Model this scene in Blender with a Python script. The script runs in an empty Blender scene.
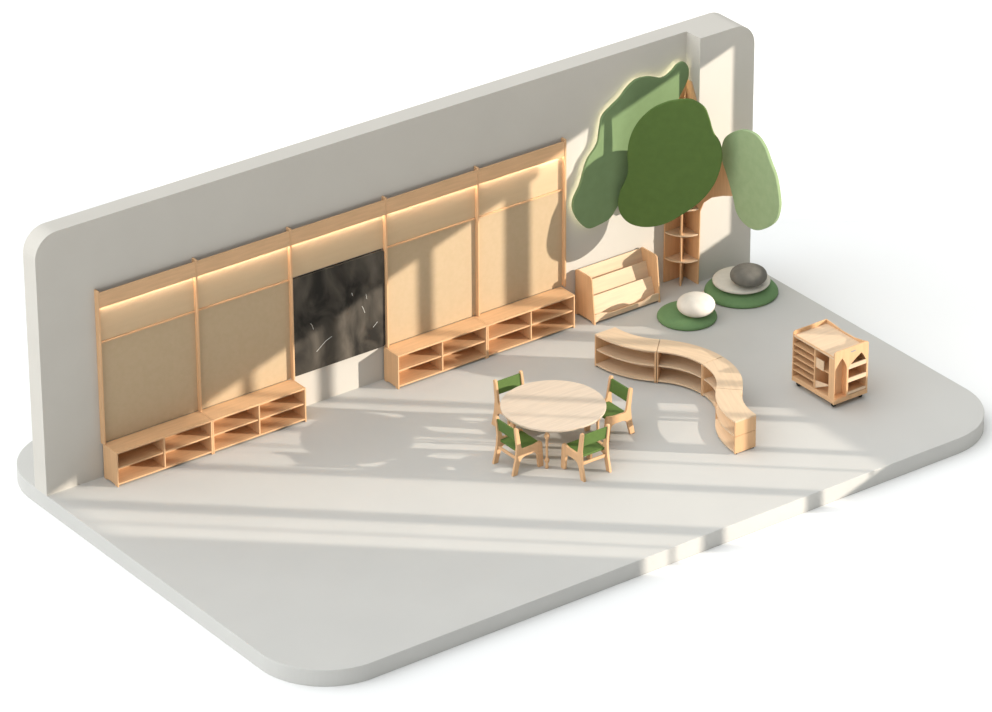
import bpy, bmesh, math, random
from mathutils import Vector, Matrix
random.seed(7)
S = bpy.context.scene
COL = S.collection
PI = math.pi

# ------------------------------------------------------------------ camera, world, sun, exposure
CAM_C = Vector((-25.2411929, -41.2228738, 26.9252700))
CAM_R = Vector((0.8039055, -0.5947447, -0.0038230))
CAM_U = Vector((0.2811285, 0.3743161, 0.8836596))
CAM_F = Vector((0.5241208, 0.7114536, -0.4681145))
cam = bpy.data.cameras.new('camera'); cam_o = bpy.data.objects.new('camera', cam); COL.objects.link(cam_o)
cam.sensor_width = 36.0; cam.lens = 190.9339; cam.clip_start = 1; cam.clip_end = 600
S.camera = cam_o
_m = Matrix((CAM_R, CAM_U, -CAM_F)).transposed().to_4x4(); _m.translation = CAM_C
cam_o.matrix_world = _m
S.view_settings.view_transform = 'Standard'; S.view_settings.look = 'None'
S.view_settings.exposure = 0.0; S.view_settings.gamma = 1.0
S.view_settings.use_curve_mapping = False

world = bpy.data.worlds.new('studio_sky'); S.world = world; world.use_nodes = True
nt = world.node_tree; nt.nodes.clear()
w_out = nt.nodes.new('ShaderNodeOutputWorld'); w_bg = nt.nodes.new('ShaderNodeBackground')
w_tc = nt.nodes.new('ShaderNodeTexCoord'); w_dot = nt.nodes.new('ShaderNodeVectorMath'); w_dot.operation = 'DOT_PRODUCT'
w_dot.inputs[1].default_value = Vector((-0.60, 0.42, 0.69)).normalized()
w_map = nt.nodes.new('ShaderNodeMapRange')
w_map.inputs['From Min'].default_value = 0.0; w_map.inputs['From Max'].default_value = 1.0
w_map.inputs['To Min'].default_value = 0.16; w_map.inputs['To Max'].default_value = 2.24
nt.links.new(w_tc.outputs['Generated'], w_dot.inputs[0]); nt.links.new(w_dot.outputs['Value'], w_map.inputs['Value'])
nt.links.new(w_map.outputs['Result'], w_bg.inputs['Strength']); w_bg.inputs['Color'].default_value = (0.985, 1.0, 1.0, 1)
nt.links.new(w_bg.outputs[0], w_out.inputs[0])

SUN_DIR = Vector((-1.0, 0.9, -0.314))
sun = bpy.data.lights.new('sun', 'SUN'); sun.energy = 5.4; sun.angle = math.radians(0.36); sun.color = (1.0, 0.905, 0.79)
sun_o = bpy.data.objects.new('sun', sun); COL.objects.link(sun_o)
sun_o.rotation_euler = SUN_DIR.to_track_quat('-Z', 'Y').to_euler(); sun_o.location = (20, -18, 12)

# ------------------------------------------------------------------ materials
def new_mat(name):
    m = bpy.data.materials.new(name); m.use_nodes = True
    n = m.node_tree; b = n.nodes['Principled BSDF']; return m, n, b

def noise_mat(name, c1, c2, scale=(4, 4, 4), nscale=3.0, rough=0.6, detail=4.0, bump=0.0, spec=0.3):
    m, n, b = new_mat(name)
    tc = n.nodes.new('ShaderNodeTexCoord'); mp = n.nodes.new('ShaderNodeMapping'); mp.inputs['Scale'].default_value = scale
    nz = n.nodes.new('ShaderNodeTexNoise'); nz.inputs['Scale'].default_value = nscale; nz.inputs['Detail'].default_value = detail
    cr = n.nodes.new('ShaderNodeValToRGB')
    cr.color_ramp.elements[0].position = 0.35; cr.color_ramp.elements[0].color = (*c1, 1)
    cr.color_ramp.elements[1].position = 0.65; cr.color_ramp.elements[1].color = (*c2, 1)
    n.links.new(tc.outputs['Object'], mp.inputs[0]); n.links.new(mp.outputs[0], nz.inputs['Vector'])
    n.links.new(nz.outputs['Fac'], cr.inputs[0]); n.links.new(cr.outputs[0], b.inputs['Base Color'])
    b.inputs['Roughness'].default_value = rough; b.inputs['Specular IOR Level'].default_value = spec
    if bump:
        bp = n.nodes.new('ShaderNodeBump'); bp.inputs['Strength'].default_value = bump; bp.inputs['Distance'].default_value = 0.01
        n.links.new(nz.outputs['Fac'], bp.inputs['Height']); n.links.new(bp.outputs[0], b.inputs['Normal'])
    return m

def wood(name, c, axis):
    sc = [22, 22, 22]; sc['xyz'.index(axis)] = 1.6
    c1 = tuple(v * 0.94 for v in c); c2 = tuple(min(1, v * 1.045) for v in c)
    return noise_mat(name, c1, c2, tuple(sc), 1.6, 0.5, 3.0)

BIRCH = (0.69, 0.43, 0.235)
WX, WY, WZ = (wood('birch_wood_' + a, BIRCH, a) for a in 'xyz')
PINK = (0.71, 0.53, 0.36)
BX = wood('light_birch_top', PINK, 'x')
M_TOP = wood('pale_table_wood', (0.64, 0.53, 0.42), 'x')
M_BOARD = noise_mat('tan_pinboard', (0.515, 0.39, 0.245), (0.535, 0.405, 0.26), (9, 9, 9), 2.0, 0.85, 8.0)
M_PANEL = noise_mat('warm_plywood_panel', (0.60, 0.445, 0.275), (0.62, 0.46, 0.285), (2, 12, 12), 1.5, 0.7, 4.0)
M_FLOOR = noise_mat('grey_floor_paint', (0.535, 0.53, 0.508), (0.55, 0.545, 0.522), (1, 1, 1), 1.2, 0.75, 3.0)
M_WALL = noise_mat('warm_grey_wall_paint', (0.57, 0.545, 0.498), (0.585, 0.56, 0.512), (1, 1, 1), 1.5, 0.85, 3.0)
M_GROUND = noise_mat('white_ground', (0.88, 0.885, 0.885), (0.885, 0.89, 0.89), (1, 1, 1), 1.0, 0.9, 2.0, spec=0.0)
M_GDARK = noise_mat('dark_green_felt', (0.088, 0.15, 0.036), (0.096, 0.163, 0.040), (5, 5, 5), 2.0, 0.9, 6.0)
M_GMID = noise_mat('mid_green_felt', (0.18, 0.265, 0.125), (0.19, 0.28, 0.135), (5, 5, 5), 2.0, 0.9, 6.0)
M_GPALE = noise_mat('pale_green_felt', (0.28, 0.38, 0.205), (0.31, 0.41, 0.225), (5, 5, 5), 2.0, 0.9, 6.0)
M_GPAD = noise_mat('green_cushion_fabric', (0.145, 0.26, 0.115), (0.155, 0.275, 0.122), (9, 9, 9), 3.0, 0.9, 6.0)
M_GCHAIR = noise_mat('chair_green_fabric', (0.09, 0.16, 0.036), (0.10, 0.175, 0.04), (9, 9, 9), 3.0, 0.7, 4.0)
M_WHITE = noise_mat('off_white_cushion_fabric', (0.74, 0.70, 0.63), (0.79, 0.75, 0.68), (8, 8, 8), 2.0, 0.9, 5.0)
M_CREAM = noise_mat('cream_cushion_fabric', (0.62, 0.60, 0.53), (0.67, 0.65, 0.575), (8, 8, 8), 2.0, 0.9, 5.0)
M_STONE = noise_mat('grey_cushion_fabric', (0.15, 0.145, 0.125), (0.18, 0.17, 0.15), (8, 8, 8), 2.0, 0.9, 5.0)
M_BLACK = noise_mat('black_caster_rubber', (0.02, 0.025, 0.02), (0.03, 0.035, 0.03), (8, 8, 8), 2.0, 0.5)
M_METAL = noise_mat('grey_caster_metal', (0.3, 0.3, 0.3), (0.35, 0.35, 0.35), (8, 8, 8), 2.0, 0.4)
M_CHALKM = noise_mat('white_chalk', (0.55, 0.54, 0.50), (0.7, 0.69, 0.65), (40, 40, 40), 2.0, 0.95)

def chalk_mat():
    m, n, b = new_mat('dusty_chalkboard')
    tc = n.nodes.new('ShaderNodeTexCoord'); mp = n.nodes.new('ShaderNodeMapping')
    mp.inputs['Scale'].default_value = (1.6, 1, 1.0); mp.inputs['Rotation'].default_value = (0, 0.5, 0)
    nz = n.nodes.new('ShaderNodeTexNoise'); nz.inputs['Scale'].default_value = 1.8; nz.inputs['Detail'].default_value = 6; nz.inputs['Distortion'].default_value = 0.8
    cr = n.nodes.new('ShaderNodeValToRGB')
    cr.color_ramp.elements[0].position = 0.38; cr.color_ramp.elements[0].color = (0.022, 0.020, 0.017, 1)
    cr.color_ramp.elements[1].position = 0.80; cr.color_ramp.elements[1].color = (0.15, 0.13, 0.105, 1)
    n.links.new(tc.outputs['Object'], mp.inputs[0]); n.links.new(mp.outputs[0], nz.inputs['Vector'])
    n.links.new(nz.outputs['Fac'], cr.inputs[0]); n.links.new(cr.outputs[0], b.inputs['Base Color'])
    b.inputs['Roughness'].default_value = 0.75; b.inputs['Specular IOR Level'].default_value = 0.2
    return m
M_CHALK = chalk_mat()

def emit_mat(name, c, s):
    m, n, b = new_mat(name)
    b.inputs['Base Color'].default_value = (*c, 1); b.inputs['Emission Color'].default_value = (*c, 1); b.inputs['Emission Strength'].default_value = s
    return m
M_LED = emit_mat('warm_led_light', (1.0, 0.92, 0.83), 25.0)
M_HALO = emit_mat('halo_led_light', (1.0, 0.90, 0.64), 8.0)

# ------------------------------------------------------------------ helpers
def bx(bm, x0, x1, y0, y1, z0, z1):
    vs = [bm.verts.new((x, y, z)) for x in (x0, x1) for y in (y0, y1) for z in (z0, z1)]
    for f in ((0, 1, 3, 2), (4, 6, 7, 5), (0, 4, 5, 1), (2, 3, 7, 6), (0, 2, 6, 4), (1, 5, 7, 3)):
        bm.faces.new([vs[i] for i in f])
    return bm

def prism(bm, poly, fn, t0, t1):
    a = [bm.verts.new(fn(p, t0)) for p in poly]; b = [bm.verts.new(fn(p, t1)) for p in poly]
    n = len(poly)
    bm.faces.new(a); bm.faces.new(b[::-1])
    for i in range(n):
        bm.faces.new((a[i], b[i], b[(i + 1) % n], a[(i + 1) % n]))
    return bm

def lathe(bm, prof, seg=40, c=(0, 0, 0)):
    rings = []
    for r, z in prof:
        if r < 1e-5: rings.append([bm.verts.new((c[0], c[1], c[2] + z))])
        else: rings.append([bm.verts.new((c[0] + r * math.cos(2 * PI * i / seg), c[1] + r * math.sin(2 * PI * i / seg), c[2] + z)) for i in range(seg)])
    for A, B in zip(rings, rings[1:]):
        for i in range(seg):
            j = (i + 1) % seg
            if len(A) == 1: bm.faces.new((A[0], B[i], B[j]))
            elif len(B) == 1: bm.faces.new((A[i], A[j], B[0]))
            else: bm.faces.new((A[i], A[j], B[j], B[i]))
    for R in (rings[0], rings[-1]):
        if len(R) > 1: bm.faces.new(R)
    return bm

def tube(bm, pts, r, seg=8, closed=False):
    pts = [Vector(p) for p in pts]; n = len(pts); rings = []
    for i, p in enumerate(pts):
        a = pts[(i - 1) % n] if closed or i else p; b = pts[(i + 1) % n] if closed or i < n - 1 else p
        t = (b - a).normalized(); u = t.cross(Vector((0.12, 1, 0.07))).normalized(); v = t.cross(u)
        rings.append([bm.verts.new(p + r * (math.cos(2 * PI * k / seg) * u + math.sin(2 * PI * k / seg) * v)) for k in range(seg)])
    for i in range(n if closed else n - 1):
        A, B = rings[i], rings[(i + 1) % n]
        for k in range(seg): bm.faces.new((A[k], A[(k + 1) % seg], B[(k + 1) % seg], B[k]))
    if not closed: bm.faces.new(rings[0]); bm.faces.new(rings[-1])
    return bm

def smooth_loop(pts, sub=6):
    out = []; n = len(pts)
    for i in range(n):
        p0, p1, p2, p3 = (Vector(pts[(i + k) % n]) for k in (-1, 0, 1, 2))
        for s in range(sub):
            t = s / sub
            out.append(tuple(0.5 * ((2 * p1) + (-p0 + p2) * t + (2 * p0 - 5 * p1 + 4 * p2 - p3) * t * t + (-p0 + 3 * p1 - 3 * p2 + p3) * t ** 3)))
    return out

def obj(name, bm, mat, parent=None, bevel=0.0, smooth=False, seg=1, loc=None):
    bmesh.ops.recalc_face_normals(bm, faces=bm.faces)
    me = bpy.data.meshes.new(name); bm.to_mesh(me); bm.free()
    me.materials.append(mat)
    o = bpy.data.objects.new(name, me); COL.objects.link(o)
    if parent: o.parent = parent
    if loc: o.location = loc
    if smooth:
        for p in me.polygons: p.use_smooth = True
    if bevel:
        md = o.modifiers.new('bevel', 'BEVEL'); md.width = bevel; md.segments = seg; md.limit_method = 'ANGLE'; md.angle_limit = math.radians(40)
    return o

def tag(o, label, cat, group=None):
    o['label'] = label; o['category'] = cat
    if group: o['group'] = group
    return o

def thing(name, label, cat, loc=(0, 0, 0), rz=0.0, group=None):
    o = bpy.data.objects.new(name, None); COL.objects.link(o); o.empty_display_size = 0.1
    o.location = loc; o.rotation_euler = (0, 0, rz)
    return tag(o, label, cat, group)

def struct(name, bm, mat, **k):
    o = obj(name, bm, mat, **k); o['kind'] = 'structure'; return o

def dup(root, loc, rz, label):
    r = root.copy(); COL.objects.link(r); r.location = loc; r.rotation_euler = (0, 0, rz); r['label'] = label
    for ch in list(root.children):
        c = ch.copy(); COL.objects.link(c); c.parent = r
        for g in list(ch.children):
            d = g.copy(); COL.objects.link(d); d.parent = c
    return r

def rrect(x0, x1, y0, y1, r, seg=12):
    pts = []
    rs = r if isinstance(r, (list, tuple)) else [r] * 4      # corners: (x1,y1) (x0,y1) (x0,y0) (x1,y0)
    for (cx, cy, a0), q in zip(((x1, y1, 0), (x0, y1, 90), (x0, y0, 180), (x1, y0, 270)), rs):
        if q <= 0: pts.append((cx, cy)); continue
        sx = -1 if cx == x1 else 1; sy = -1 if cy == y1 else 1
        for k in range(seg + 1):
            a = math.radians(a0 + 90 * k / seg)
            pts.append((cx + sx * q + q * math.cos(a), cy + sy * q + q * math.sin(a)))
    return pts

# ------------------------------------------------------------------ the setting
XL, XR, YF, YB, ZG = -0.69, 8.52, -4.75, 1.17, -0.19
XP, DP, TW, ZW = 7.75, 0.24, 0.235, 3.005
struct('floor', prism(bmesh.new(), rrect(XL, XR, YF, YB, 0.8, 20), lambda p, t: (p[0], p[1], t), ZG, 0.0), M_FLOOR, bevel=0.006, seg=2)
g = bmesh.new(); bx(g, -70, 90, -80, 90, ZG - 0.05, ZG); struct('ground', g, M_GROUND)

wb = bmesh.new()
prism(wb, rrect(XL, XR, 0.0, ZW, [0.27, 0.27, 0, 0], 12), lambda p, t: (p[0], t, p[1]), 0.0, TW)
struct('wall_back', wb, M_WALL)
wp = bmesh.new()
prism(wp, rrect(XP, XR, 0.0, ZW, [0.27, 0, 0, 0], 12), lambda p, t: (p[0], t, p[1]), -DP, 0.0)
struct('wall_corner', wp, M_WALL)

# unseen gobo wall added beyond the right side; openings shaped to cast sun patches
WXP = 14.0
def q2y(q): return q - 0.9 * WXP
def z_at(x0): return 0.314 * (WXP - x0)
wr = bmesh.new(); T = 0.10
Q0, Q1 = -6.5, 9.5
SILL = z_at(6.70)
bx(wr, WXP, WXP + T, q2y(Q0), q2y(Q1), ZG, SILL)
bays = [(-1.70, -0.30, -0.72), (-0.30, 5.02, -0.25), (5.02, 7.16, -0.74)]
bx(wr, WXP, WXP + T, q2y(Q0), q2y(bays[0][0]), SILL, 8.2)
for a, b, h in bays: bx(wr, WXP, WXP + T, q2y(a), q2y(b), z_at(h), 8.2)
bx(wr, WXP, WXP + T, q2y(bays[-1][1]), q2y(Q1), SILL, 8.2)
struct('gobo_wall', wr, M_WALL)
for i, (c, w) in enumerate(((-0.84, 0.21), (0.37, 0.15), (1.58, 0.10), (2.52, 0.13), (3.68, 0.14), (4.80, 0.27))):  # unseen bars added to cast the dark bands between sun patches
    mb = bmesh.new(); bx(mb, WXP + 0.02, WXP + 0.08, q2y(c - w / 2), q2y(c + w / 2), SILL, z_at(-0.25) if c > -0.3 else z_at(-0.72))
    struct('gobo_bar_%d' % (i + 1), mb, M_WALL)
for i, (c, w) in enumerate(((-1.24, 0.03), (1.16, 0.028))):  # thin unseen bars, added only to draw faint shadow streaks over the floor
    mb = bmesh.new(); bx(mb, WXP - 0.06, WXP - 0.03, q2y(c - w / 2), q2y(c + w / 2), SILL, z_at(-0.25) if c > -0.3 else z_at(-0.72))
    struct('added_trim_%d' % (i + 1), mb, M_WALL)

# ------------------------------------------------------------------ wall panel units
ZT, ZB, ZS, DPST, MW, PT = 2.187, 2.008, 1.589, 0.068, 1.2, 0.024
PAN = 'framed panel units along the back wall'
plabels = ['tan pinboard wall panel in wooden frame, leftmost unit above the far left cubby shelf',
           'tan pinboard wall panel in wooden frame, immediately left of the black chalkboard',
           'wooden wall frame with plain upper board above the black chalkboard',
           'tan wall panel in wooden frame, immediately right of the black chalkboard',
           'tan wall panel in wooden frame, rightmost unit beside the green leaf panels']
PXS = [0.003, 1.208, 2.40, 3.632, 4.850, 6.030]
for k in range(5):
    t = thing('wall_panel', plabels[k], 'wall panel', (PXS[k], 0, 0), 0, PAN)
    W_ = PXS[k + 1] - PXS[k]; a, b = PT / 2, W_ - PT / 2
    obj('upper_board', bx(bmesh.new(), a, b, -0.020, -0.001, ZS + 0.012, ZB + 0.04), M_PANEL, t)
    obj('light_shield', bx(bmesh.new(), a, b, -0.0495, -0.0202, ZB + 0.026, ZB + 0.036), WX, t)  # added shield, keeps the strip's light from leaking up the wall
    if k != 2:
        obj('pinboard', bx(bmesh.new(), a, b, -0.022, -0.001, 0.41, ZS - 0.012), M_BOARD, t)
        obj('ledge', bx(bmesh.new(), a, b, -0.036, -0.001, ZS - 0.009, ZS + 0.009), WX, t, bevel=0.003)
    obj('header_board', bx(bmesh.new(), a, b, -DPST + 0.002, -DPST + 0.018, ZB, ZT), WX, t, bevel=0.002)
    obj('light_strip', bx(bmesh.new(), a + 0.01, b - 0.01, -0.049, -0.030, ZB + 0.012, ZB + 0.024), M_LED, t)
    low = 0.408 if k != 2 else 0.408
    obj('post', bx(bmesh.new(), -PT / 2 + 0.0005, PT / 2 - 0.0005, -DPST - 0.004, -0.001, low, ZT + 0.022), WZ, t, bevel=0.003)
    if k == 4:
        obj('post', bx(bmesh.new(), W_ - PT / 2 + 0.0005, W_ + PT / 2 - 0.0005, -DPST - 0.004, -0.001, low, ZT + 0.022), WZ, t, bevel=0.003)

cb = thing('chalkboard', 'black dusty chalkboard mounted on the wall between the two groups of pinboards', 'chalkboard', (3.016, 0, 1.0))
obj('board', prism(bmesh.new(), rrect(-0.601, 0.601, -0.575, 0.585, 0.03, 5), lambda p, q: (p[0], q, p[1]), -0.04, -0.001), M_CHALK, cb)
for pts in (((-0.37, 0.0), (-0.35, -0.03), (-0.335, -0.08)), ((0.30, 0.0), (0.32, -0.04), (0.335, -0.09)), ((-0.30, -0.36), (-0.18, -0.27), (-0.10, -0.24)),
            ((0.44, -0.30), (0.50, -0.25)), ((0.17, 0.20), (0.18, 0.165)), ((0.355, 0.13), (0.362, 0.07))):
    obj('chalk_mark', tube(bmesh.new(), [(x, -0.0405, z) for x, z in pts], 0.003, 6), M_CHALKM, cb)

# ------------------------------------------------------------------ cubby shelves
CUB = 'low cubby shelves under the wall panels'
HC, DC, BT = 0.408, 0.289, 0.018
def make_cubby(label, loc):
    t = thing('cubby_shelf', label, 'cubby shelf', loc, 0, CUB)
    W = MW - 0.002; y0, y1 = -DC, -0.026
    def side(x):
        prof = [(y0, 0), (y0 + 0.05, 0), (y0 + 0.062, 0.016), (y1 - 0.062, 0.016), (y1 - 0.05, 0), (y1, 0), (y1, HC), (y0, HC)]
        return prism(bmesh.new(), prof, lambda p, q: (q, p[0], p[1]), x, x + BT)
    obj('side_panel', side(0.001), WZ, t, bevel=0.002); obj('side_panel', side(W - BT + 0.001), WZ, t, bevel=0.002)
    a, b = BT + 0.001, W - BT + 0.001
    obj('top_board', bx(bmesh.new(), a, b, y0, y1, HC - BT, HC), WX, t, bevel=0.002)
    obj('bottom_board', bx(bmesh.new(), a, b, y0 + 0.002, y1, 0.022, 0.04), WX, t, bevel=0.002)
    obj('back_board', bx(bmesh.new(), a, b, y1 - 0.008, y1 - 0.0005, 0.04, HC - BT), WX, t)
    m = (a + b) / 2
    obj('divider', bx(bmesh.new(), m - BT / 2, m + BT / 2, y0 + 0.004, y1 - 0.008, 0.04, HC - BT), WZ, t, bevel=0.002)
    for u, v in ((a, m - BT / 2), (m + BT / 2, b)):
        obj('shelf', bx(bmesh.new(), u, v, y0 + 0.012, y1 - 0.008, 0.205, 0.222), WX, t, bevel=0.002)
    return t
cub0 = make_cubby('low birch cubby shelf at the far left end of the wall', (0, 0, 0))
dup(cub0, (MW, 0, 0), 0, 'low birch cubby shelf with its right end just left of the chalkboard')
dup(cub0, (3 * MW, 0, 0), 0, 'low birch cubby shelf starting just right of the chalkboard')
dup(cub0, (4 * MW, 0, 0), 0, 'low birch cubby shelf next to the sloping book display')

# ------------------------------------------------------------------ book display
bd = thing('book_display', 'tiered birch book display rack against the wall right of the cubby shelves', 'book rack', (6.67, 0, 0))
def bd_side(x):
    prof = [(-0.375, 0), (-0.335, 0), (-0.31, 0.025), (-0.08, 0.025), (-0.055, 0), (-0.02, 0), (-0.02, 0.545), (-0.045, 0.56), (-0.285, 0.56), (-0.312, 0.54)]
    return prism(bmesh.new(), prof, lambda p, q: (q, p[0], p[1]), x, x + 0.02)
obj('side_panel', bd_side(-0.465), WZ, bd, bevel=0.003); obj('side_panel', bd_side(0.445), WZ, bd, bevel=0.003)
def slant(bm, y0, z0, y1, z1, th):
    n = Vector((-(z1 - z0), (y1 - y0))).normalized() * th
    return prism(bm, [(y0, z0), (y1, z1), (y1 + n.x * -1, z1 - n.y), (y0 - n.x, z0 - n.y)], lambda p, q: (q, p[0], p[1]), -0.445, 0.445)
obj('back_board', slant(bmesh.new(), -0.075, 0.36, -0.035, 0.545, 0.012), BX, bd)
obj('tier_board', slant(bmesh.new(), -0.190, 0.205, -0.130, 0.425, 0.012), BX, bd, bevel=0.002)
obj('tier_board', slant(bmesh.new(), -0.300, 0.055, -0.225, 0.275, 0.012), BX, bd, bevel=0.002)
for y0, y1, z in ((-0.131, -0.04, 0.35), (-0.226, -0.16, 0.195), (-0.345, -0.25, 0.04)):
    obj('shelf', bx(bmesh.new(), -0.445, 0.445, y0, y1, z, z + 0.012), WX, bd)
lip = [(-0.445, 0.022), (0.445, 0.022), (0.445, 0.115), (0.36, 0.118), (0.30, 0.10), (0.22, 0.078), (-0.22, 0.078), (-0.30, 0.10), (-0.36, 0.118), (-0.445, 0.115)]
obj('front_lip', prism(bmesh.new(), lip, lambda p, q: (p[0], q, p[1]), -0.362, -0.346), BX, bd, bevel=0.002)

# ------------------------------------------------------------------ tree shelf in the corner
ts = thing('tree_shelf', 'tall quarter round birch corner shelf forming a tree trunk in the corner', 'corner shelf', (XP, 0, 0))
trunk_l = [(-0.29, 0.0), (-0.004, 0.0), (-0.004, 2.44), (-0.12, 2.44), (-0.16, 2.1), (-0.22, 1.7), (-0.27, 1.2), (-0.29, 0.7)]
obj('trunk_panel', prism(bmesh.new(), trunk_l, lambda p, q: (p[0], q, p[1]), -0.018, -0.001), WZ, ts, bevel=0.003)
trunk_r = [(-0.285, 0.0), (-0.019, 0.0), (-0.019, 2.44), (-0.11, 2.44), (-0.225, 2.2), (-0.33, 1.85), (-0.55, 1.72), (-0.95, 1.70), (-0.98, 1.52), (-0.86, 1.33), (-0.70, 1.27), (-0.50, 1.17), (-0.36, 1.05), (-0.30, 0.92)]
obj('trunk_panel', prism(bmesh.new(), trunk_r, lambda p, q: (q, p[0], p[1]), -0.018, -0.001), WZ, ts, bevel=0.003)
c45 = math.sqrt(0.5)
fin = [(0.04, 0.0), (0.285, 0.0), (0.285, 0.85), (0.34, 1.1), (0.48, 1.35), (0.70, 1.55), (0.8245, 1.68), (0.8245, 1.85), (0.60, 1.95), (0.25, 2.1), (0.04, 2.3)]
def finmap(p, q): return (-p[0] * c45 - q * c45, -p[0] * c45 + q * c45, p[1])
obj('fin_panel', prism(bmesh.new(), fin, finmap, -0.009, 0.009), WZ, ts, bevel=0.003)
arc = [(-0.0185, -0.0185)] + [(-0.0185 - 0.265 * math.sin(a), -0.0185 - 0.265 * math.cos(a)) for a in [PI / 2 * k / 16 for k in range(17)]]
for z in (0.312, 0.637, 0.955, 1.27):
    obj('shelf', prism(bmesh.new(), arc, lambda p, q: (p[0], p[1], q), z - 0.018, z), BX, ts, bevel=0.002)
def leaf(name, label, poly, fn, t0, t1, mat, loc):
    o = obj(name, prism(bmesh.new(), smooth_loop(poly, 5), fn, t0, t1), mat, None, bevel=0.006, seg=2, loc=loc)
    return tag(o, label, 'leaf panel', 'felt leaf panels of the corner tree')
L_LEFT = [(7.646, 2.697), (7.711, 2.614), (7.716, 2.499), (7.669, 2.399), (7.578, 2.263), (7.524, 2.099), (7.415, 1.87), (7.231, 1.662), (7.047, 1.454), (6.862, 1.295), (6.733, 1.186), (6.641, 1.082), (6.493, 1.044), (6.327, 1.045), (6.197, 1.182), (6.123, 1.335), (6.13, 1.463), (6.213, 1.601), (6.268, 1.763), (6.322, 1.893), (6.45, 2.034), (6.485, 2.201), (6.521, 2.352), (6.63, 2.434), (6.758, 2.51), (6.868, 2.608), (6.996, 2.668), (7.163, 2.654), (7.349, 2.586), (7.479, 2.63), (7.553, 2.69)]
lc = (6.95, -0.06, 1.9)
lf = thing('leaf_panel', 'long mid green felt leaf with glowing edge on the back wall', 'leaf panel', lc, 0, 'felt leaf panels of the corner tree')
Lp = [(x - lc[0], z - lc[2]) for x, z in L_LEFT]
obj('felt_board', prism(bmesh.new(), smooth_loop(Lp, 5), lambda p, q: (p[0], q, p[1]), -0.03, 0.0), M_GMID, lf, bevel=0.006, seg=2)
lp = smooth_loop(Lp, 3); inner = []
for i_ in range(len(lp)):
    a_, b_ = Vector(lp[i_ - 2]), Vector(lp[(i_ + 2) % len(lp)]); t_ = (b_ - a_).normalized()
    inner.append((lp[i_][0] - 0.045 * -t_.y, lp[i_][1] - 0.045 * t_.x))
obj('light_strip', tube(bmesh.new(), [(x, 0.022, z) for x, z in inner], 0.006, 6, True), M_HALO, lf)
obj('mounting_block', bx(bmesh.new(), -0.15, 0.15, 0.0, 0.0595, -0.3, 0.2), WX, lf)

L_MID = [(-0.026, 2.562), (0.149, 2.583), (0.296, 2.503), (0.357, 2.363), (0.403, 2.205), (0.478, 2.081), (0.504, 1.922), (0.483, 1.758), (0.413, 1.559), (0.284, 1.37), (0.109, 1.211), (-0.096, 1.066), (-0.303, 1.002), (-0.481, 1.022), (-0.594, 1.113), (-0.64, 1.257), (-0.617, 1.423), (-0.559, 1.557), (-0.531, 1.689), (-0.541, 1.883), (-0.513, 2.079), (-0.433, 2.262), (-0.288, 2.433), (-0.142, 2.522)]
DM = 0.86
mo = (XP - DM * c45, -DM * c45, 1.7)
leaf('leaf_panel', 'large dark green felt leaf facing front in the middle of the tree', [(u, z - 1.7) for u, z in L_MID],
     lambda p, q: (p[0] * c45 + q * c45, -p[0] * c45 + q * c45, p[1]), 0.0, 0.035, M_GDARK, mo)
L_RIGHT = [(-0.723, 1.928), (-0.812, 2.069), (-1.052, 2.224), (-1.295, 2.253), (-1.449, 2.164), (-1.544, 2.031), (-1.639, 1.898), (-1.692, 1.749), (-1.723, 1.549), (-1.657, 1.352), (-1.48, 1.187), (-1.299, 1.103), (-1.115, 1.115), (-0.99, 1.195), (-0.937, 1.325), (-0.871, 1.471), (-0.793, 1.613), (-0.715, 1.754)]
ro_ = (7.69, -1.2, 1.65)
leaf('leaf_panel', 'pale green felt leaf at the right, standing out past the wall end', [(y + 1.2, z - 1.65) for y, z in L_RIGHT],
     lambda p, q: (q, p[0], p[1]), 0.0, 0.0415, M_GPALE, ro_)

# ------------------------------------------------------------------ floor cushions
def cushion(label, cat, name, loc, R, prof, mat, grp=None):
    o = obj(name, lathe(bmesh.new(), prof, 56), mat, None, smooth=True, loc=loc)
    return tag(o, label, cat, grp)
def dome(R, h, e=2.3, edge=0.012):
    p = [(0, 0), (R * 0.9, 0), (R * 0.975, edge * 0.4), (R, edge * 1.6)]
    for k in range(1, 15):
        t = k / 14; a = t * PI / 2
        p.append((R * max(0.0, math.cos(a)) ** (2 / e), edge * 1.6 + (h - edge * 1.6) * math.sin(a) ** (2 / e)))
    p[-1] = (0, h); return p
def pebble(R, h, e=2.2):
    p = []
    for k in range(25):
        a = -PI / 2 + PI * k / 24
        p.append((R * max(0.0, math.cos(a)) ** (2 / e), h + h * math.copysign(abs(math.sin(a)) ** (2 / e), math.sin(a))))
    p[0] = (0, 0); p[-1] = (0, 2 * h); return p
PADS = 'green floor cushions in the corner'
cushion('smaller round green floor cushion under the white pebble, nearer the curved shelf', 'cushion', 'floor_cushion', (7.135, -0.845, 0), 0.34, dome(0.335, 0.11), M_GPAD, PADS)
cushion('larger round green floor cushion under the cream disc, by the right wall end', 'cushion', 'floor_cushion', (8.0, -0.73, 0), 0.42, dome(0.415, 0.135), M_GPAD, PADS)
cushion('off white pebble shaped cushion resting on the smaller green cushion', 'cushion', 'pebble_cushion', (7.172, -0.955, 0.085), 0.21, pebble(0.213, 0.115, 2.15), M_WHITE)
cushion('flat cream disc cushion lying on the larger green cushion', 'cushion', 'disc_cushion', (7.985, -0.745, 0.118), 0.33, pebble(0.325, 0.05, 2.6), M_CREAM)
cushion('dark grey pebble shaped cushion on top of the cream disc', 'cushion', 'pebble_cushion', (7.935, -0.93, 0.2185), 0.21, pebble(0.207, 0.103, 2.3), M_STONE)

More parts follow.
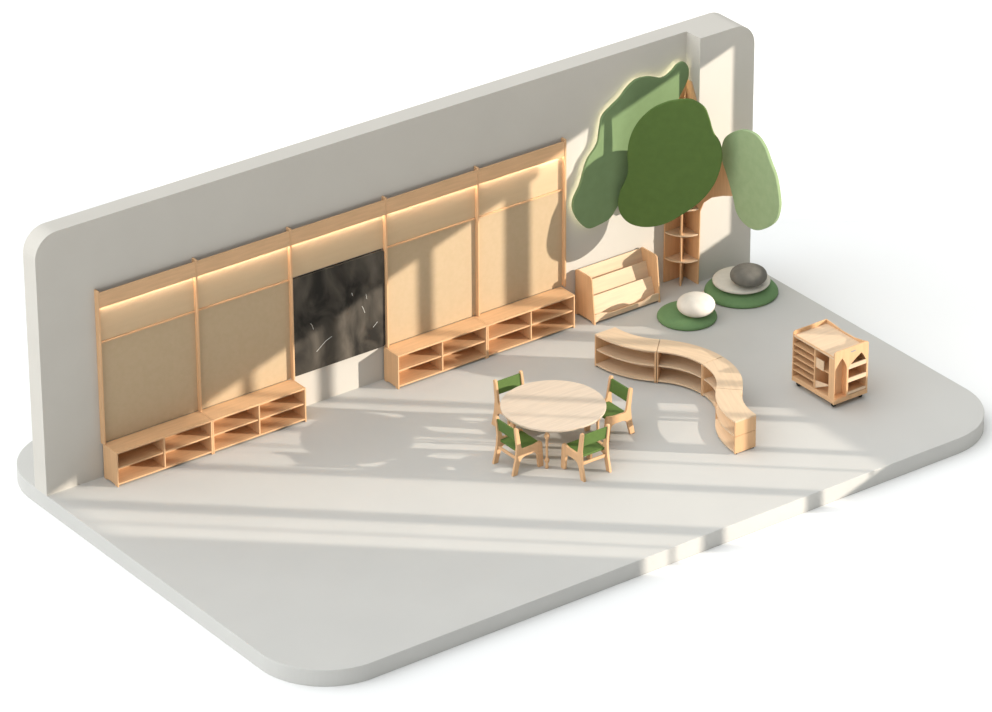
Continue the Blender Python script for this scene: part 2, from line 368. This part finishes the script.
# ------------------------------------------------------------------ table
tb = thing('round_table', 'round pale wood child table in the middle of the four green chairs', 'table', (4.172, -2.31, 0))
obj('tabletop', lathe(bmesh.new(), [(0.545, 0.472), (0.556, 0.475), (0.56, 0.480), (0.56, 0.496), (0.556, 0.50), (0, 0.50)], 96), M_TOP, tb)
ap = bmesh.new()
for a in (45, 135): 
    m = Matrix.Rotation(math.radians(a), 4, 'Z'); n0 = len(ap.verts); bx(ap, -0.46, 0.46, -0.012, 0.012, 0.425, 0.472); ap.verts.ensure_lookup_table()
    for v in ap.verts[n0:]: v.co = m @ v.co
obj('apron', ap, WX, tb)
legp = [(0.0, 0), (0.016, 0.0), (0.020, 0.02), (0.014, 0.04), (0.014, 0.06), (0.028, 0.088), (0.028, 0.104), (0.014, 0.13), (0.014, 0.24), (0.016, 0.33), (0.014, 0.345), (0.030, 0.375), (0.030, 0.395), (0.015, 0.42), (0.02, 0.445), (0.02, 0.471), (0, 0.471)]
for a in (45, 135, 225, 315):
    obj('leg', lathe(bmesh.new(), legp, 18), WZ, tb, smooth=True, loc=(0.475 * math.cos(math.radians(a)), 0.475 * math.sin(math.radians(a)), 0))

# ------------------------------------------------------------------ chairs
def make_chair(label, loc, rz):
    t = thing('child_chair', label, 'chair', loc, rz, 'green child chairs around the round table')
    prof = [(-0.225, 0), (-0.163, 0), (-0.122, 0.15), (-0.10, 0.182), (-0.06, 0.198), (0.05, 0.198), (0.082, 0.185), (0.10, 0.15), (0.116, 0), (0.18, 0),
            (0.166, 0.27), (0.158, 0.295), (0.14, 0.305), (0.11, 0.30), (0.06, 0.288), (-0.085, 0.285), (-0.108, 0.31), (-0.148, 0.54), (-0.16, 0.556), (-0.178, 0.558), (-0.192, 0.545), (-0.188, 0.50), (-0.168, 0.33), (-0.178, 0.2)]
    for x in (-0.184, 0.154):
        obj('side_panel', prism(bmesh.new(), prof, lambda p, q: (q, p[0], p[1]), x, x + 0.030), WZ, t, bevel=0.004, seg=2)
    obj('seat', prism(bmesh.new(), [(-0.135, 0.243), (0.135, 0.262), (0.15, 0.27), (0.15, 0.284), (0.135, 0.288), (-0.135, 0.268)], lambda p, q: (q, p[0], p[1]), -0.154, 0.154), M_GCHAIR, t, bevel=0.003)
    obj('backrest', prism(bmesh.new(), [(-0.137, 0.385), (-0.158, 0.385), (-0.180, 0.53), (-0.160, 0.53)], lambda p, q: (q, p[0], p[1]), -0.154, 0.154), M_GCHAIR, t, bevel=0.003)
    obj('stretcher', bx(bmesh.new(), -0.154, 0.154, -0.162, -0.142, 0.165, 0.20), WX, t, bevel=0.003)
    return t
ch0 = make_chair('green child chair behind the table, facing the viewer, nearest the back wall', (4.125, -1.745, 0), PI)
dup(ch0, (3.66, -2.40, 0), -PI / 2, 'green child chair at the left front of the table, seat facing right')
dup(ch0, (4.145, -2.90, 0), 0, 'green child chair in front of the table with its back to the viewer')
dup(ch0, (4.825, -2.41, 0), PI / 2, 'green child chair right of the table, beside the curved shelf')

# ------------------------------------------------------------------ curved shelf modules
HS = 0.40
def module(label, P, h, sg, R=0.868, d=0.28, th=45.5, last=False, back=False):
    hw = h; h = -math.radians(th) * sg / 2; rz = hw - h
    t = thing('curved_shelf', label, 'curved shelf', (P[0], P[1], 0), rz, 'curved shelf units forming an S shape')
    N = 18; n = Vector((-math.sin(h), math.cos(h))) * sg
    def at(k, off, added_trim=0.0):
        """point on the arc at fraction k; off is towards the front (right of heading)"""
        a = math.radians(th) * sg * k; v = -n * R
        w = Vector((v.x * math.cos(a) - v.y * math.sin(a), v.x * math.sin(a) + v.y * math.cos(a)))
        hh = h + a; r = Vector((math.sin(hh), -math.cos(hh)))
        q = n * R + w + r * off
        return (q.x, q.y)
    def sector(bm, k0, k1, o0, o1, z0, z1):
        pts = [at(k0 + (k1 - k0) * i / N, o0) for i in range(N + 1)] + [at(k0 + (k1 - k0) * i / N, o1) for i in range(N, -1, -1)]
        return prism(bm, pts, lambda p, q: (p[0], p[1], q), z0, z1)
    e = 0.021 / (R * math.radians(th)); g = 0.0035 / (R * math.radians(th))
    obj('top_board', sector(bmesh.new(), g, 1 - g, -d / 2, d / 2, HS - 0.018, HS), BX, t, bevel=0.002)
    obj('bottom_board', sector(bmesh.new(), e, 1 - e, -d / 2 + 0.01, d / 2 - 0.004, 0.025, 0.043), BX, t)
    obj('shelf', sector(bmesh.new(), e, 1 - e, -d / 2 + 0.01, d / 2 - 0.012, 0.205, 0.222), BX, t)
    if back: obj('back_board', sector(bmesh.new(), e, 1 - e, -d / 2, -d / 2 + 0.01, 0.02, HS - 0.018), BX, t)
    for k0, k1 in ((g, e), (1 - e, 1 - g)):
        pts = [at(k0, -d / 2), at(k0, d / 2), at(k1, d / 2), at(k1, -d / 2)]
        for z0, z1 in (((0.012, HS - 0.018),) if not (last and k0 > 0.5) else ((0.012, 0.212), (0.216, HS - 0.018))):
            obj('side_panel', prism(bmesh.new(), pts, lambda p, q: (p[0], p[1], q), z0, z1), WZ, t, bevel=0.002)
        for o_ in (-d / 2 + 0.03, d / 2 - 0.03):
            fx, fy = at((k0 + k1) / 2, o_)
            obj('foot', lathe(bmesh.new(), [(0.008, 0), (0.009, 0.006), (0.009, 0.012)], 12), M_BLACK, t, loc=(fx, fy, 0))
    a = math.radians(th) * sg; v = -n * R
    w = Vector((v.x * math.cos(a) - v.y * math.sin(a), v.x * math.sin(a) + v.y * math.cos(a)))
    q = n * R + w; q.rotate(Matrix.Rotation(rz, 2))
    return (P[0] + q.x, P[1] + q.y), hw + a
P, h = (5.757, -1.140), math.radians(-90.6)
for lab, sg in (('curved birch shelf unit at the far end of the S, nearest the book display', 1),
                ('second curved birch shelf unit from the far end of the S', -1),
                ('third curved birch shelf unit from the far end, at the bend of the S', -1),
                ('curved birch shelf unit at the near end of the S, showing its end panel', 1)):
    P, h = module(lab, P, h, sg, last='near end' in lab, back='book' in lab or 'second' in lab)

# ------------------------------------------------------------------ storage trolley
tr = thing('storage_trolley', 'birch storage trolley on black casters standing alone on the right of the floor', 'trolley', (7.295, -3.115, 0))
# local: x -0.235..0.235, y -0.355 (front) .. 0.355 (back)
X0, X1, Y0, Y1 = -0.235, 0.235, -0.355, 0.355
Z0, Z1, TH = 0.065, 0.60, 0.016
obj('base_board', bx(bmesh.new(), X0, X1, Y0 + TH, Y1 - TH, Z0, Z0 + 0.055), WY, tr, bevel=0.003)
obj('top_board', bx(bmesh.new(), X0, X1, Y0 + TH, Y1 - TH, Z1, Z1 + 0.02), BX, tr, bevel=0.003)
backp = [(X0, Z0 - 0.005), (X1, Z0 - 0.005), (X1, 0.665), (X0 + 0.02, 0.665), (X0, 0.645)]
obj('back_panel', prism(bmesh.new(), backp, lambda p, q: (p[0], q, p[1]), Y1 - TH, Y1), WZ, tr, bevel=0.003)
rim = [(Y0 + TH, 0.62), (Y1 - TH, 0.62), (Y1 - TH, 0.665), (0.22, 0.655), (0.08, 0.638), (-0.12, 0.638), (-0.26, 0.662), (Y0 + TH, 0.685)]
obj('top_rim', prism(bmesh.new(), rim, lambda p, q: (q, p[0], p[1]), X1 - 0.014, X1), WY, tr, bevel=0.002)
obj('top_rim', bx(bmesh.new(), X0, X0 + 0.012, Y0 + TH, Y1 - TH, 0.62, 0.632), WY, tr, bevel=0.002)
def archc(x0, x1, zb, zs, zp, m):
    pts = [(x0, zb), (x0, zs)]
    for k in range(1, 6):
        u = k / 6; pts.append((x0 + (m - x0) * (u ** 1.15), zs + (zp - zs) * (u ** 0.85)))
    pts.append((m, zp))
    for k in range(5, 0, -1):
        u = k / 6; pts.append((x1 - (x1 - m) * (u ** 1.15), zs + (zp - zs) * (u ** 0.85)))
    return pts + [(x1, zs), (x1, zb)]
FB = Z0 + 0.05
front = [(X0, FB)] + archc(X0 + 0.006, X0 + 0.172, FB, 0.46, 0.595, X0 + 0.105) + archc(X0 + 0.196, X1 - 0.022, FB, 0.45, 0.585, 0.138) + [(X1, FB), (X1, 0.675), (X1 - 0.02, 0.692), (X0 + 0.02, 0.692), (X0, 0.675)]
fb = prism(bmesh.new(), front, lambda p, q: (p[0], q, p[1]), Y0, Y0 + TH)
bx(fb, X0, X1, Y0, Y0 + TH, Z0 - 0.005, FB)
fp = obj('front_panel', fb, WZ, tr)
obj('handle_slot', prism(bmesh.new(), rrect(-0.015, 0.055, 0.628, 0.645, 0.008, 5), lambda p, q: (p[0], q, p[1]), Y0 - 0.001, Y0 + 0.002), M_METAL, fp)
# right bay: shelves with lips ; left bay: solid panel
DX = X0 + 0.178
obj('inner_divider', bx(bmesh.new(), DX, DX + 0.014, Y0 + TH, -0.06, Z0 + 0.055, Z1), WZ, tr)
obj('bay_panel', bx(bmesh.new(), X0 + 0.014, DX, -0.272, -0.260, Z0 + 0.055, Z1), WZ, tr)
obj('corner_post', bx(bmesh.new(), X0, X0 + 0.014, Y0 + TH, -0.260, Z0 + 0.055, Z1), WZ, tr)
for z in (Z0 + 0.058, 0.27, 0.43):
    o = obj('shelf', bx(bmesh.new(), DX + 0.014, X1 - 0.002, Y0 + TH, -0.06, z, z + 0.012), WX, tr)
    obj('shelf_lip', bx(bmesh.new(), DX + 0.016, X1 - 0.024, Y0 + 0.001, Y0 + TH - 0.001, z + 0.0, z + (0.05 if z > 0.2 else 0.03)), BX, o)
# left side: tray slots at the back half, open bay in the middle
obj('slot_post', bx(bmesh.new(), X0, X0 + 0.30, -0.030, -0.012, Z0 + 0.055, Z1), WZ, tr)
obj('slot_back', bx(bmesh.new(), X1 - 0.012, X1 - 0.001, Y0 + TH, Y1 - TH, Z0 + 0.055, Z1), WZ, tr)
for k in range(5):
    z = 0.195 + k * 0.078
    obj('slot_shelf', bx(bmesh.new(), X0 + 0.004, X1 - 0.012, -0.012, Y1 - TH, z, z + 0.010), WY, tr)
obj('bay_shelf', bx(bmesh.new(), X0 + 0.02, DX + 0.0, -0.260, -0.030, 0.385, 0.397), WY, tr)
obj('bay_lip', bx(bmesh.new(), X0 + 0.01, X0 + 0.02, -0.16, -0.030, 0.385, 0.50), BX, tr)
obj('bay_lip', prism(bmesh.new(), [(-0.030, 0.13), (-0.030, 0.22), (-0.24, 0.255), (-0.24, 0.24)], lambda p, q: (q, p[0], p[1]), X0 + 0.01, X0 + 0.02), BX, tr)
for x in (X0 + 0.05, X1 - 0.05):
    for y in (Y0 + 0.06, Y1 - 0.06):
        c = obj('caster', prism(bmesh.new(), [(0.028 * math.cos(2 * PI * k / 20), 0.028 + 0.028 * math.sin(2 * PI * k / 20)) for k in range(20)],
                lambda p, q: (q, p[0], p[1]), -0.011, 0.011), M_BLACK, tr, loc=(x, y, 0))
        obj('caster_bracket', bx(bmesh.new(), -0.016, 0.016, -0.014, 0.014, 0.045, 0.0655), M_METAL, c)
